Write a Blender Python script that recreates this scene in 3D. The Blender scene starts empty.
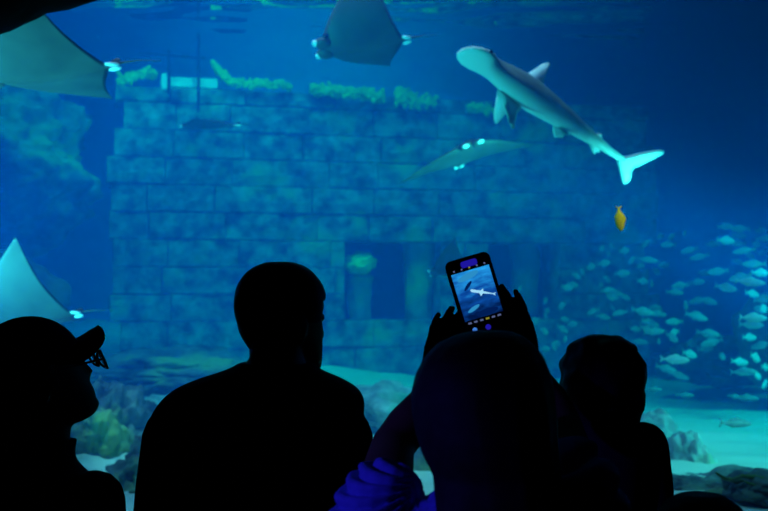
import bpy, bmesh, math, random
from math import sin, cos, pi, radians as R, sqrt, exp
from mathutils import Vector as V, Matrix as M, noise, Quaternion

random.seed(7)
SC = bpy.context.scene
COL = SC.collection

# ------------------------------------------------------------------ camera, world, lights, exposure
CAM = V((0.0, 0.0, 1.7))
PITCH = R(2.0)
LENS = 50.0
F = 768 * LENS / 36.0
cam_data = bpy.data.cameras.new('camera')
cam_data.lens = LENS
cam_data.sensor_width = 36
cam_data.sensor_fit = 'HORIZONTAL'
cam_data.clip_start = 0.05
cam_data.dof.use_dof = True
cam_data.dof.focus_distance = 2.3
cam_data.dof.aperture_fstop = 5.6
cam = bpy.data.objects.new('camera', cam_data)
cam.location = CAM
cam.rotation_euler = (pi / 2 + PITCH, 0, 0)
COL.objects.link(cam)
SC.camera = cam

w = bpy.data.worlds.new('world')
SC.world = w
w.use_nodes = True
w.node_tree.nodes['Background'].inputs[0].default_value = (0, 0, 0, 1)
w.node_tree.nodes['Background'].inputs[1].default_value = 0

SC.view_settings.view_transform = 'Standard'
SC.view_settings.look = 'None'
SC.view_settings.gamma = 1
SC.view_settings.use_curve_mapping = False
SC.view_settings.exposure = 0.0
SC.cycles.use_denoising = True
SC.cycles.volume_bounces = 1
SC.cycles.max_bounces = 8
SC.cycles.transparent_max_bounces = 16


def area_light(name, loc, target, size, power, color, spread=160):
    d = bpy.data.lights.new(name, 'AREA')
    d.shape = 'RECTANGLE'
    d.size, d.size_y = size
    d.energy = power
    d.color = color
    d.spread = R(spread)
    o = bpy.data.objects.new(name, d)
    o.location = loc
    o.rotation_euler = (V(target) - V(loc)).to_track_quat('-Z', 'Y').to_euler()
    COL.objects.link(o)
    return o


WATER_LEVEL = 4.4
# main lamp over the open top of the tank, then two added fills
area_light('tank_lamp_wall', (-1.1, 7.8, 9.0), (-0.8, 10.9, 1.8), (5.0, 2.0), 82, (0.05, 0.88, 1.0), 50)
area_light('tank_fill_back', (-1.0, 13.6, 8.5), (-1.0, 15.8, 2.0), (3.0, 1.6), 105, (0.05, 0.95, 1.0), 50)  # added to brighten the water above the ruin wall
area_light('tank_fill_front', (-1.5, 4.6, 8.0), (-0.8, 6.2, 2.4), (2.6, 0.7), 80, (0.35, 0.62, 1.0), 50)  # added front fill for the near side of the shark
# unseen lights, added low beside the window and to the side of the sand
area_light('tank_fill_left', (-2.9, 4.25, 1.0), (-1.0, 6.0, 3.2), (0.8, 0.5), 78, (0.06, 0.80, 1.0), 90)  # added fill for the ray bellies
area_light('tank_fill_ray', (3.0, 4.3, 1.3), (0.45, 7.2, 2.65), (0.4, 0.4), 19, (0.10, 0.90, 1.0), 22)  # added fill aimed at the edge-on ray
area_light('tank_light_sand', (5.6, 6.2, 3.4), (2.4, 7.8, 0.7), (0.8, 0.8), 72, (0.02, 0.76, 1.0), 76)  # added out of view at the side, replaces an overhead sand lamp
area_light('tank_fill_right', (2.9, 4.3, 1.7), (1.7, 6.0, 0.9), (0.5, 0.4), 7, (0.10, 0.90, 1.0), 60)  # added fill for the boulders and the rubble ledge
# warm spot added out of view to brighten the yellow fish
d_ = bpy.data.lights.new('fish_fill_spot', 'SPOT')
d_.energy = 40
d_.color = (1.0, 0.92, 0.30)
d_.spot_size = R(9)
d_.spot_blend = 0.5
d_.shadow_soft_size = 0.03
o_ = bpy.data.objects.new('fish_fill_spot', d_)
o_.location = (1.75, 3.3, 2.9)
o_.rotation_euler = (V((0.962, 4.35, 2.0)) - V(o_.location)).to_track_quat('-Z', 'Y').to_euler()
COL.objects.link(o_)
# small violet-blue lamp of the visitors' hall, behind and above the crowd
d_ = bpy.data.lights.new('hall_lamp', 'SPOT')
d_.energy = 125
d_.color = (0.06, 0.05, 1.0)
d_.spot_size = R(13)
d_.spot_blend = 0.6
d_.shadow_soft_size = 0.05
o_ = bpy.data.objects.new('hall_lamp', d_)
o_.location = (-2.3, 0.35, 2.15)
o_.rotation_euler = (V((-0.01, 1.55, 1.385)) - V(o_.location)).to_track_quat('-Z', 'Y').to_euler()
COL.objects.link(o_)

# ------------------------------------------------------------------ helpers
def ray_dir(px, py):
    u = (px - 384.0) / F
    v = (255.5 - py) / F
    return V((u, cos(PITCH) - v * sin(PITCH), sin(PITCH) + v * cos(PITCH)))


def P(px, py, Y):
    """point of the place seen at that picture coordinate, at distance Y from the camera"""
    d = ray_dir(px, py)
    return CAM + d * (Y / d.y)


def link(name, bm, mats, parent=None, smooth=True, loc=None):
    me = bpy.data.meshes.new(name)
    bmesh.ops.recalc_face_normals(bm, faces=bm.faces)
    bm.to_mesh(me)
    bm.free()
    return link_mesh(name, me, mats, parent, smooth, loc)


def link_mesh(name, me, mats, parent=None, smooth=True, loc=None):
    if not isinstance(mats, (list, tuple)):
        mats = [mats]
    me.materials.clear()
    for m in mats:
        me.materials.append(m)
    if smooth:
        me.polygons.foreach_set('use_smooth', [True] * len(me.polygons))
    o = bpy.data.objects.new(name, me)
    COL.objects.link(o)
    if parent:
        o.parent = parent
    if loc is not None:
        o.location = loc
    return o


def tag(o, label, cat, group=None, kind=None):
    o['label'] = label
    o['category'] = cat
    if group:
        o['group'] = group
    if kind:
        o['kind'] = kind
    return o


def empty(name, loc, label, cat, group=None):
    o = bpy.data.objects.new(name, None)
    o.empty_display_size = 0.1
    o.location = loc
    COL.objects.link(o)
    return tag(o, label, cat, group)


def struct(o):
    o['kind'] = 'structure'
    return o


def box(bm, lo, hi):
    x0, y0, z0 = lo
    x1, y1, z1 = hi
    vs = [bm.verts.new(p) for p in ((x0, y0, z0), (x1, y0, z0), (x1, y1, z0), (x0, y1, z0),
                                    (x0, y0, z1), (x1, y0, z1), (x1, y1, z1), (x0, y1, z1))]
    for f in ((0, 3, 2, 1), (4, 5, 6, 7), (0, 1, 5, 4), (1, 2, 6, 5), (2, 3, 7, 6), (3, 0, 4, 7)):
        bm.faces.new([vs[i] for i in f])


def loft(bm, rings, cap=True, mat=0, close=True):
    """rings: lists of points of equal length"""
    rs = [[bm.verts.new(p) for p in r] for r in rings]
    n = len(rs[0])
    for a, b in zip(rs, rs[1:]):
        for i in range(n if close else n - 1):
            j = (i + 1) % n
            f = bm.faces.new((a[i], a[j], b[j], b[i]))
            f.material_index = mat
    if cap:
        for r in (rs[0], rs[-1]):
            try:
                f = bm.faces.new(r)
                f.material_index = mat
            except ValueError:
                pass
    return rs


def frame_of(d):
    d = d.normalized()
    a = V((0, 0, 1)) if abs(d.z) < 0.9 else V((1, 0, 0))
    u = d.cross(a).normalized()
    return u, u.cross(d).normalized()


def tube(bm, pts, radii, n=12, round_ends=True, mat=0, flat=1.0):
    pts = [V(p) for p in pts]
    if not isinstance(radii, (list, tuple)):
        radii = [radii] * len(pts)
    rings = []
    u, v = frame_of(pts[1] - pts[0])
    m = len(pts)
    for i, p in enumerate(pts):
        d = (pts[min(i + 1, m - 1)] - pts[max(i - 1, 0)]).normalized()
        u = (u - d * u.dot(d)).normalized()
        v = d.cross(u)
        r = radii[i]
        if i == 0 and round_ends:
            for k in (0.15, 0.6, 0.9):
                q = p - d * r * sqrt(1 - k * k)
                rings.append([q + (u * cos(2 * pi * t / n) + v * sin(2 * pi * t / n) * flat) * r * k for t in range(n)])
        rings.append([p + (u * cos(2 * pi * t / n) + v * sin(2 * pi * t / n) * flat) * r for t in range(n)])
        if i == m - 1 and round_ends:
            for k in (0.9, 0.6, 0.15):
                q = p + d * r * sqrt(1 - k * k)
                rings.append([q + (u * cos(2 * pi * t / n) + v * sin(2 * pi * t / n) * flat) * r * k for t in range(n)])
    loft(bm, rings, mat=mat)


def ellipsoid(bm, c, rx, ry, rz, rot=None, n=16, m=10, mat=0):
    c = V(c)
    rings = []
    for i in range(m + 1):
        th = pi * (0.02 + 0.96 * i / m)
        ring = []
        for k in range(n):
            ph = 2 * pi * k / n
            p = V((rx * sin(th) * cos(ph), ry * sin(th) * sin(ph), rz * cos(th)))
            if rot is not None:
                p = rot @ p
            ring.append(c + p)
        rings.append(ring)
    loft(bm, rings, mat=mat)


def fuse(bm, voxel, smooth=2):
    """one continuous closed surface out of overlapping shapes"""
    me = bpy.data.meshes.new('fuse')
    bmesh.ops.recalc_face_normals(bm, faces=bm.faces)
    bm.to_mesh(me)
    bm.free()
    o = bpy.data.objects.new('fuse', me)
    COL.objects.link(o)
    md = o.modifiers.new('r', 'REMESH')
    md.mode = 'VOXEL'
    md.voxel_size = voxel
    if smooth:
        s = o.modifiers.new('s', 'SMOOTH')
        s.factor = 0.5
        s.iterations = smooth
    dg = bpy.context.evaluated_depsgraph_get()
    out = bpy.data.meshes.new_from_object(o.evaluated_get(dg))
    bpy.data.objects.remove(o)
    return out


# ------------------------------------------------------------------ materials
def new_mat(name):
    m = bpy.data.materials.new(name)
    m.use_nodes = True
    nt = m.node_tree
    return m, nt, nt.nodes['Principled BSDF']


def mat_plain(name, col, rough=0.7, spec=0.3, noise_scale=None, col2=None, bump=0.0):
    m, nt, b = new_mat(name)
    b.inputs['Roughness'].default_value = rough
    b.inputs['Specular IOR Level'].default_value = spec
    b.inputs['Base Color'].default_value = (*col, 1)
    if noise_scale:
        tc = nt.nodes.new('ShaderNodeTexCoord')
        nz = nt.nodes.new('ShaderNodeTexNoise')
        nz.inputs['Scale'].default_value = noise_scale
        nz.inputs['Detail'].default_value = 6
        nt.links.new(tc.outputs['Object'], nz.inputs['Vector'])
        rp = nt.nodes.new('ShaderNodeValToRGB')
        rp.color_ramp.elements[0].position = 0.35
        rp.color_ramp.elements[1].position = 0.65
        rp.color_ramp.elements[0].color = (*col, 1)
        rp.color_ramp.elements[1].color = (*(col2 or col), 1)
        nt.links.new(nz.outputs['Fac'], rp.inputs['Fac'])
        nt.links.new(rp.outputs['Color'], b.inputs['Base Color'])
        if bump:
            bp = nt.nodes.new('ShaderNodeBump')
            bp.inputs['Strength'].default_value = bump
            bp.inputs['Distance'].default_value = 0.02
            nt.links.new(nz.outputs['Fac'], bp.inputs['Height'])
            nt.links.new(bp.outputs['Normal'], b.inputs['Normal'])
    return m


def mat_stone(name, dark, light, algae, scale=1.2, algae_at=(0.55, 0.68)):
    """mottled stone with patches of algae"""
    m, nt, b = new_mat(name)
    b.inputs['Roughness'].default_value = 0.9
    b.inputs['Specular IOR Level'].default_value = 0.15
    tc = nt.nodes.new('ShaderNodeTexCoord')
    n1 = nt.nodes.new('ShaderNodeTexNoise')
    n1.inputs['Scale'].default_value = scale * 3.2
    n1.inputs['Detail'].default_value = 8
    n1.inputs['Roughness'].default_value = 0.65
    n2 = nt.nodes.new('ShaderNodeTexNoise')
    n2.inputs['Scale'].default_value = scale
    n2.inputs['Detail'].default_value = 5
    for n in (n1, n2):
        nt.links.new(tc.outputs['Object'], n.inputs['Vector'])
    r1 = nt.nodes.new('ShaderNodeValToRGB')
    r1.color_ramp.elements[0].position = 0.36
    r1.color_ramp.elements[1].position = 0.64
    r1.color_ramp.elements[0].color = (*dark, 1)
    r1.color_ramp.elements[1].color = (*light, 1)
    nt.links.new(n1.outputs['Fac'], r1.inputs['Fac'])
    r2 = nt.nodes.new('ShaderNodeValToRGB')
    r2.color_ramp.elements[0].position = algae_at[0]
    r2.color_ramp.elements[1].position = algae_at[1]
    r2.color_ramp.elements[0].color = (0, 0, 0, 1)
    r2.color_ramp.elements[1].color = (1, 1, 1, 1)
    nt.links.new(n2.outputs['Fac'], r2.inputs['Fac'])
    mx = nt.nodes.new('ShaderNodeMix')
    mx.data_type = 'RGBA'
    nt.links.new(r2.outputs['Color'], mx.inputs['Factor'])
    nt.links.new(r1.outputs['Color'], mx.inputs['A'])
    mx.inputs['B'].default_value = (*algae, 1)
    nt.links.new(mx.outputs['Result'], b.inputs['Base Color'])
    bp = nt.nodes.new('ShaderNodeBump')
    bp.inputs['Strength'].default_value = 0.7
    bp.inputs['Distance'].default_value = 0.04
    nt.links.new(n1.outputs['Fac'], bp.inputs['Height'])
    nt.links.new(bp.outputs['Normal'], b.inputs['Normal'])
    return m


def mat_pane(name, ior, fac_scale=1.0):
    m = bpy.data.materials.new(name)
    m.use_nodes = True
    nt = m.node_tree
    nt.nodes.clear()
    out = nt.nodes.new('ShaderNodeOutputMaterial')
    tr = nt.nodes.new('ShaderNodeBsdfTransparent')
    gl = nt.nodes.new('ShaderNodeBsdfGlossy')
    gl.inputs['Roughness'].default_value = 0.02
    fr = nt.nodes.new('ShaderNodeFresnel')
    fr.inputs['IOR'].default_value = ior
    mx = nt.nodes.new('ShaderNodeMixShader')
    nt.links.new(fr.outputs[0], mx.inputs[0])
    nt.links.new(tr.outputs[0], mx.inputs[1])
    nt.links.new(gl.outputs[0], mx.inputs[2])
    nt.links.new(mx.outputs[0], out.inputs['Surface'])
    return m, nt, fr, gl


MAT = {}
MAT['hall'] = mat_plain('hall_paint', (0.012, 0.012, 0.014), 0.9, 0.05, 3.0, (0.018, 0.018, 0.02))
MAT['hall_floor'] = mat_plain('hall_carpet', (0.012, 0.012, 0.015), 0.95, 0.05, 40.0, (0.02, 0.02, 0.022))
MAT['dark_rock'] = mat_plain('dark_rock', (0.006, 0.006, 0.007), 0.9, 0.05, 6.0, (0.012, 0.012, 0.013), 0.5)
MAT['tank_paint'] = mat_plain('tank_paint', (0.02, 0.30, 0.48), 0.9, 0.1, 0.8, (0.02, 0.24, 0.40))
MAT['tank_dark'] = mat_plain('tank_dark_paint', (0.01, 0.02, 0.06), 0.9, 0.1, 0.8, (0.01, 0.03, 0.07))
MAT['block'] = mat_stone('ruin_stone', (0.03, 0.03, 0.04), (0.42, 0.43, 0.40), (0.38, 0.48, 0.15), 1.9, (0.58, 0.72))
MAT['pillar'] = mat_stone('pillar_stone', (0.14, 0.15, 0.14), (0.34, 0.34, 0.28), (0.38, 0.46, 0.12), 1.2, (0.50, 0.60))
MAT['rock'] = mat_stone('reef_rock', (0.04, 0.045, 0.045), (0.26, 0.26, 0.22), (0.34, 0.42, 0.12), 1.3, (0.52, 0.64))
MAT['rock_pale'] = mat_stone('pale_reef_rock', (0.20, 0.22, 0.20), (0.62, 0.62, 0.54), (0.30, 0.38, 0.18), 1.6)
MAT['rock_dark'] = mat_stone('dark_reef_rock', (0.05, 0.055, 0.055), (0.20, 0.20, 0.17), (0.16, 0.2, 0.1), 1.5)
MAT['sand'] = mat_plain('sand', (0.66, 0.60, 0.47), 0.95, 0.1, 1.4, (0.80, 0.74, 0.60), 0.25)
MAT['algae'] = mat_plain('algae', (0.45, 0.58, 0.06), 0.9, 0.1, 6.0, (0.80, 0.88, 0.14), 0.4)
MAT['weed'] = mat_plain('weed', (0.10, 0.14, 0.03), 0.9, 0.1, 8.0, (0.2, 0.22, 0.05))
MAT['ray_top'] = mat_plain('ray_back_skin', (0.05, 0.045, 0.04), 0.5, 0.4, 5.0, (0.09, 0.08, 0.07))
MAT['ray_belly'] = mat_plain('ray_belly_skin', (0.74, 0.74, 0.70), 0.5, 0.4, 2.0, (0.84, 0.84, 0.80))
MAT['ray_white'] = mat_plain('ray_white_and_highlight', (0.95, 0.95, 0.93), 0.35, 0.5)  # white fin skin, also the highlights painted on the snout lobes
MAT['eye'] = mat_plain('eye_black', (0.01, 0.01, 0.012), 0.2, 0.6)
MAT['fish'] = mat_plain('silver_scales', (0.50, 0.52, 0.48), 0.4, 0.5, 9.0, (0.72, 0.72, 0.64))
MAT['fish_dark'] = mat_plain('grey_scales', (0.16, 0.19, 0.18), 0.5, 0.4, 9.0, (0.26, 0.30, 0.28))
MAT['fish_yellow'] = mat_plain('yellow_scales', (1.0, 0.88, 0.03), 0.45, 0.4, 14.0, (1.0, 0.98, 0.10))
MAT['plank'] = mat_plain('pale_plank', (0.75, 0.75, 0.72), 0.7, 0.2, 6.0, (0.92, 0.92, 0.90), 0.3)
MAT['pole'] = mat_plain('dark_pole', (0.03, 0.03, 0.035), 0.8, 0.2)

# shark skin: grey back, pale belly, by the animal's own height axis
m, nt, b = new_mat('shark_skin')
b.inputs['Roughness'].default_value = 0.45
tc = nt.nodes.new('ShaderNodeTexCoord')
sp = nt.nodes.new('ShaderNodeSeparateXYZ')
nz = nt.nodes.new('ShaderNodeTexNoise')
nz.inputs['Scale'].default_value = 9
ad = nt.nodes.new('ShaderNodeMath')
ad.operation = 'MULTIPLY_ADD'
ad.inputs[1].default_value = 0.04
nt.links.new(tc.outputs['Object'], sp.inputs[0])
nt.links.new(tc.outputs['Object'], nz.inputs['Vector'])
nt.links.new(nz.outputs['Fac'], ad.inputs[0])
nt.links.new(sp.outputs['Z'], ad.inputs[2])
rp = nt.nodes.new('ShaderNodeValToRGB')
mr = nt.nodes.new('ShaderNodeMapRange')
mr.inputs['From Min'].default_value = -0.03
mr.inputs['From Max'].default_value = 0.09
nt.links.new(ad.outputs[0], mr.inputs['Value'])
nt.links.new(mr.outputs[0], rp.inputs['Fac'])
rp.color_ramp.elements[0].position = 0.30
rp.color_ramp.elements[0].color = (0.86, 0.85, 0.78, 1)
rp.color_ramp.elements[1].position = 0.62
rp.color_ramp.elements[1].color = (0.30, 0.32, 0.31, 1)
nt.links.new(rp.outputs['Color'], b.inputs['Base Color'])
MAT['shark'] = m
MAT['shark_fin'] = mat_plain('shark_fin_skin', (0.82, 0.84, 0.82), 0.45, 0.4, 4.0, (0.92, 0.93, 0.90))

# people
MAT['skin'] = mat_plain('skin', (0.10, 0.05, 0.022), 0.7, 0.1, 20.0, (0.13, 0.065, 0.03))
MAT['hair'] = mat_plain('dark_hair', (0.008, 0.006, 0.005), 0.7, 0.2, 60.0, (0.014, 0.011, 0.009))
MAT['cloth_black'] = mat_plain('black_cloth', (0.010, 0.010, 0.011), 0.95, 0.05, 90.0, (0.014, 0.014, 0.015))
MAT['cloth_navy'] = mat_plain('dark_navy_cloth', (0.008, 0.008, 0.012), 0.95, 0.05, 90.0, (0.012, 0.012, 0.017))
MAT['cloth_grey'] = mat_plain('charcoal_cloth', (0.012, 0.012, 0.012), 0.95, 0.05, 90.0, (0.017, 0.017, 0.017))
MAT['cloth_blue_lit'] = mat_plain('blue_lit_cloth', (0.12, 0.12, 0.45), 0.9, 0.1, 90.0, (0.14, 0.14, 0.5))  # whitish cloth with the blue of the hall light put into its colour
MAT['frame'] = mat_plain('spectacle_frame', (0.008, 0.008, 0.008), 0.5, 0.3)
MAT['shoe'] = mat_plain('black_shoe', (0.01, 0.01, 0.01), 0.6, 0.2)
MAT['phone'] = mat_plain('phone_case', (0.006, 0.006, 0.008), 0.5, 0.2)

# lens of spectacles
m, nt, fr, gl = mat_pane('spectacle_lens', 1.3)
MAT['lens'] = m
# viewing pane
m, nt, fr, gl = mat_pane('acrylic_pane', 1.1)
MAT['pane'] = m
# water surface
m, nt, fr, gl = mat_pane('water_surface', 1.33)
MAT['surface'] = m
# water body: absorbs red, scatters blue
m = bpy.data.materials.new('tank_water')
m.use_nodes = True
nt = m.node_tree
nt.nodes.clear()
out = nt.nodes.new('ShaderNodeOutputMaterial')
va = nt.nodes.new('ShaderNodeVolumeAbsorption')
va.inputs['Color'].default_value = (0.0, 0.80, 0.90, 1)
va.inputs['Density'].default_value = 0.34
vs = nt.nodes.new('ShaderNodeVolumeScatter')
vs.inputs['Color'].default_value = (0.0, 0.24, 1.0, 1)
vs.inputs['Density'].default_value = 0.115
vs.inputs['Anisotropy'].default_value = 0.2
av = nt.nodes.new('ShaderNodeAddShader')
nt.links.new(va.outputs[0], av.inputs[0])
nt.links.new(vs.outputs[0], av.inputs[1])
nt.links.new(av.outputs[0], out.inputs['Volume'])
MAT['water'] = m


def mat_emit(name, col, strength):
    m, nt, b = new_mat(name)
    b.inputs['Base Color'].default_value = (0, 0, 0, 1)
    b.inputs['Emission Color'].default_value = (*col, 1)
    b.inputs['Emission Strength'].default_value = strength
    return m


# ------------------------------------------------------------------ the setting: visitors' hall
def struct_box(name, lo, hi, mat):
    bm = bmesh.new()
    box(bm, lo, hi)
    return struct(link(name, bm, mat, smooth=False))


GY = 3.7            # inner face of the viewing pane
struct_box('floor', (-3.6, -2.6, -0.1), (3.6, GY, 0.0), MAT['hall_floor'])
struct_box('ceiling', (-3.6, -2.6, 3.3), (3.6, GY, 3.4), MAT['hall'])
struct_box('wall_left', (-3.7, -2.6, 0), (-3.6, GY, 3.3), MAT['hall'])
struct_box('wall_right', (3.6, -2.6, 0), (3.7, GY, 3.3), MAT['hall'])
struct_box('wall_rear', (-3.7, -2.7, 0), (3.7, -2.6, 3.3), MAT['hall'])
# front wall around the viewing window
WX0, WX1, WZ0, WZ1 = -2.3, 2.3, 0.62, 3.0
bm = bmesh.new()
box(bm, (-3.7, GY, 0), (WX0, GY + 0.3, 3.4))
box(bm, (WX1, GY, 0), (3.7, GY + 0.3, 3.4))
box(bm, (WX0, GY, 0), (WX1, GY + 0.3, WZ0))
box(bm, (WX0, GY, WZ1), (WX1, GY + 0.3, 3.4))
struct(link('wall_front', bm, MAT['hall'], smooth=False))
bm = bmesh.new()
box(bm, (WX0, GY + 0.16, WZ0), (WX1, GY + 0.24, WZ1))
pane = struct(link('window_1', bm, MAT['pane'], smooth=False))
# step along the window on which a child stands
struct_box('trim_2', (-0.1, 1.87, 0.0), (1.25, 2.75, 0.45), MAT['hall'])

# rugged dark rock over the corner of the window
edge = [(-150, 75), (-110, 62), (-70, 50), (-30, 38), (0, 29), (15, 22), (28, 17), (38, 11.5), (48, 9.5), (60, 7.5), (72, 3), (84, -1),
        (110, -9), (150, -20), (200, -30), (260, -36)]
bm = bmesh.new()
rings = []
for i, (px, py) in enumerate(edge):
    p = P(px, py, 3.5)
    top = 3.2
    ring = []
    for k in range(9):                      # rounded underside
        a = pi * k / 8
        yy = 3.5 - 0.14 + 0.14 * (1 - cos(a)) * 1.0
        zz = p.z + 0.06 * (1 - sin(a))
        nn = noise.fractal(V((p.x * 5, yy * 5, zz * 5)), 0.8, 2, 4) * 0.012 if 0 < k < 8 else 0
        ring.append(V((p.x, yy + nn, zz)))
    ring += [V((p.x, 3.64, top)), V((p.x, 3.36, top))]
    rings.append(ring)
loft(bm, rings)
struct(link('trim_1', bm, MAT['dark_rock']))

# ------------------------------------------------------------------ the tank
struct_box('wall_back', (-9, 16.4, -0.2), (9, 16.6, 6.6), MAT['tank_paint'])
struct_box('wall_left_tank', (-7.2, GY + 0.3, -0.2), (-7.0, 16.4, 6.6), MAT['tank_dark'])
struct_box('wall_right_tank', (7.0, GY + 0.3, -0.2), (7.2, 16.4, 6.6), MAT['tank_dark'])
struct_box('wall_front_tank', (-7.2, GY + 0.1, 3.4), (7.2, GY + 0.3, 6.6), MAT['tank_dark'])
# water body
bm = bmesh.new()
box(bm, (-6.99, GY + 0.30, -0.1), (6.99, 16.39, WATER_LEVEL))
water = struct(link('water', bm, MAT['water'], smooth=False))
# rippled water surface
bm = bmesh.new()
nx, ny = 150, 150
g = []
for j in range(ny + 1):
    row = []
    for i in range(nx + 1):
        x = -6.98 + 13.96 * i / nx
        y = GY + 0.31 + (16.38 - GY - 0.31) * j / ny
        z = WATER_LEVEL - 0.03 + 0.045 * noise.noise(V((x * 0.9, y * 1.5, 3.1))) + 0.020 * noise.noise(V((x * 2.2, y * 4.0, 8.1)))
        row.append(bm.verts.new((x, y, z)))
    g.append(row)
for j in range(ny):
    for i in range(nx):
        bm.faces.new((g[j][i], g[j][i + 1], g[j + 1][i + 1], g[j + 1][i]))
struct(link('water_surface', bm, MAT['surface']))

# seabed
def bed_z(x, y):
    z = 0.74 + 0.10 * noise.noise(V((x * 0.5, y * 0.5, 0.3))) + 0.03 * noise.noise(V((x * 1.7, y * 1.7, 5.0)))
    z += 0.012 * sin(y * 16 + 3 * noise.noise(V((x * 0.8, y * 0.8, 1.0))) + x * 2.0)
    left = min(1, max(0, (0.6 - x) / 1.6))
    z += left * max(0, y - 7.0) * 0.055 + left * 0.04 * noise.fractal(V((x * 2, y * 2, 2)), 0.9, 2, 4)
    return z


bm = bmesh.new()
nx, ny = 150, 150
g = []
for j in range(ny + 1):
    row = []
    for i in range(nx + 1):
        x = -6.98 + 13.96 * i / nx
        y = GY + 0.31 + (16.38 - GY - 0.31) * j / ny
        row.append(bm.verts.new((x, y, bed_z(x, y))))
    g.append(row)
for j in range(ny):
    for i in range(nx):
        bm.faces.new((g[j][i], g[j][i + 1], g[j + 1][i + 1], g[j + 1][i]))
struct(link('seabed', bm, MAT['sand']))

# ------------------------------------------------------------------ ruined block wall
WA = R(13)
WO = V((P(110, 300, 10.8).x, 10.8, 0))
WU = V((cos(WA), sin(WA), 0))
WN = V((sin(WA), -cos(WA), 0))          # towards the viewer


def onwall(px, py):
    d = ray_dir(px, py)
    t = (WO - CAM).dot(WN) / d.dot(WN)
    p = CAM + d * t
    return (p - WO).dot(WU), p.z


def wall_pt(u, z, out=0.0):
    return WO + WU * u + WN * out + V((0, 0, z))


def rect(px0, py0, px1, py1):
    u0, z1 = onwall(px0, (py0))
    u1, z0 = onwall(px1, (py1))
    return u0, u1, z0, z1


OPEN = [rect(345, 241, 440, 329), rect(488, 243, 560, 312), rect(163, 64, 224, 82)]
UEND = onwall(650, 250)[0]
CH = 0.282
bm = bmesh.new()
rnd = random.Random(3)


def block(bm, u0, u1, z0, z1):
    proud = rnd.uniform(0.0, 0.03)
    gap = rnd.uniform(0.004, 0.011)
    base = -0.05
    nu = max(3, int((u1 - u0) / 0.09))
    nzv = 5
    g = []
    for j in range(nzv + 1):
        row = []
        for i in range(nu + 1):
            u = u0 + (u1 - u0) * i / nu
            z = z0 + (z1 - z0) * j / nzv
            e = i in (0, nu) or j in (0, nzv)
            if e:
                row.append(bm.verts.new(wall_pt(u, z, base)))
            else:
                uu = min(max(u, u0 + gap), u1 - gap)
                if i == 1: uu = u0 + gap
                if i == nu - 1: uu = u1 - gap
                zz = z
                if j == 1: zz = z0 + gap
                if j == nzv - 1: zz = z1 - gap
                nn = noise.fractal(V((u * 3, z * 3, 4)), 0.8, 2, 4) * 0.03
                if i in (1, nu - 1) or j in (1, nzv - 1):
                    nn -= 0.006 + 0.02 * abs(noise.noise(V((u * 4, z * 4, 9))))
                row.append(bm.verts.new(wall_pt(uu, zz, proud + nn)))
        g.append(row)
    for j in range(nzv):
        for i in range(nu):
            bm.faces.new((g[j][i], g[j][i + 1], g[j + 1][i + 1], g[j + 1][i]))
    # body behind the face
    bk = [bm.verts.new(wall_pt(u, z, -0.5)) for u, z in ((u0, z0), (u1, z0), (u1, z1), (u0, z1))]
    bm.faces.new(bk[::-1])
    bm.faces.new([bk[0], bk[1]] + [g[0][i] for i in range(nu, -1, -1)])
    bm.faces.new([bk[3]] + [g[nzv][i] for i in range(0, nu + 1)] + [bk[2]])
    bm.faces.new([bk[0]] + [g[j][0] for j in range(0, nzv + 1)] + [bk[3]])
    bm.faces.new([bk[1], bk[2]] + [g[j][nu] for j in range(nzv, -1, -1)])


zs = []
z_lintel = onwall(345, 241)[1]
k0 = z_lintel - math.floor((z_lintel - 0.5) / CH) * CH
z = k0
TOPZ = onwall(240, 90)[1]
while z < TOPZ - 0.05:
    zs.append(z)
    z += CH
for row, z0 in enumerate(zs):
    z1 = z0 + CH
    if z1 > TOPZ - 0.1:
        z1 = TOPZ
    u = 0.0
    cuts = [rnd.uniform(-0.06, 0.12)]
    u = rnd.uniform(0.3, 0.7)
    while u < UEND - 0.3:
        cuts.append(u)
        u += rnd.uniform(0.5, 1.15)
    cuts.append(UEND + rnd.uniform(-0.12, 0.12))
    for a, b_ in zip(cuts, cuts[1:]):
        segs = [(a, b_)]
        for (o0, o1, oz0, oz1) in OPEN:
            if z0 + CH / 2 > oz0 and z0 + CH / 2 < oz1:
                new = []
                for s0, s1 in segs:
                    if o1 <= s0 or o0 >= s1:
                        new.append((s0, s1))
                    else:
                        if o0 - s0 > 0.06: new.append((s0, o0))
                        if s1 - o1 > 0.06: new.append((o1, s1))
                segs = new
        for s0, s1 in segs:
            if s1 - s0 > 0.05:
                block(bm, s0, s1, z0, z1)
struct(link('wall_ruin', bm, MAT['block'], smooth=False))

# dark chamber behind the openings
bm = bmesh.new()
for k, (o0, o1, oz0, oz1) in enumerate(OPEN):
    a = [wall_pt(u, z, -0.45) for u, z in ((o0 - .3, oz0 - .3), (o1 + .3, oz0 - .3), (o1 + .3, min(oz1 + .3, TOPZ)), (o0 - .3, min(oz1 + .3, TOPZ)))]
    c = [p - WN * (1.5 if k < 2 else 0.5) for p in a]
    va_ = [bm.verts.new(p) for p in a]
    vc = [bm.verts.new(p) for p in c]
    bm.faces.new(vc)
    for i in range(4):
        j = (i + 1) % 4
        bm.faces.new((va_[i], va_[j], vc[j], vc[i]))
struct(link('wall_chamber', bm, MAT['tank_dark'], smooth=False))


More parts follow.
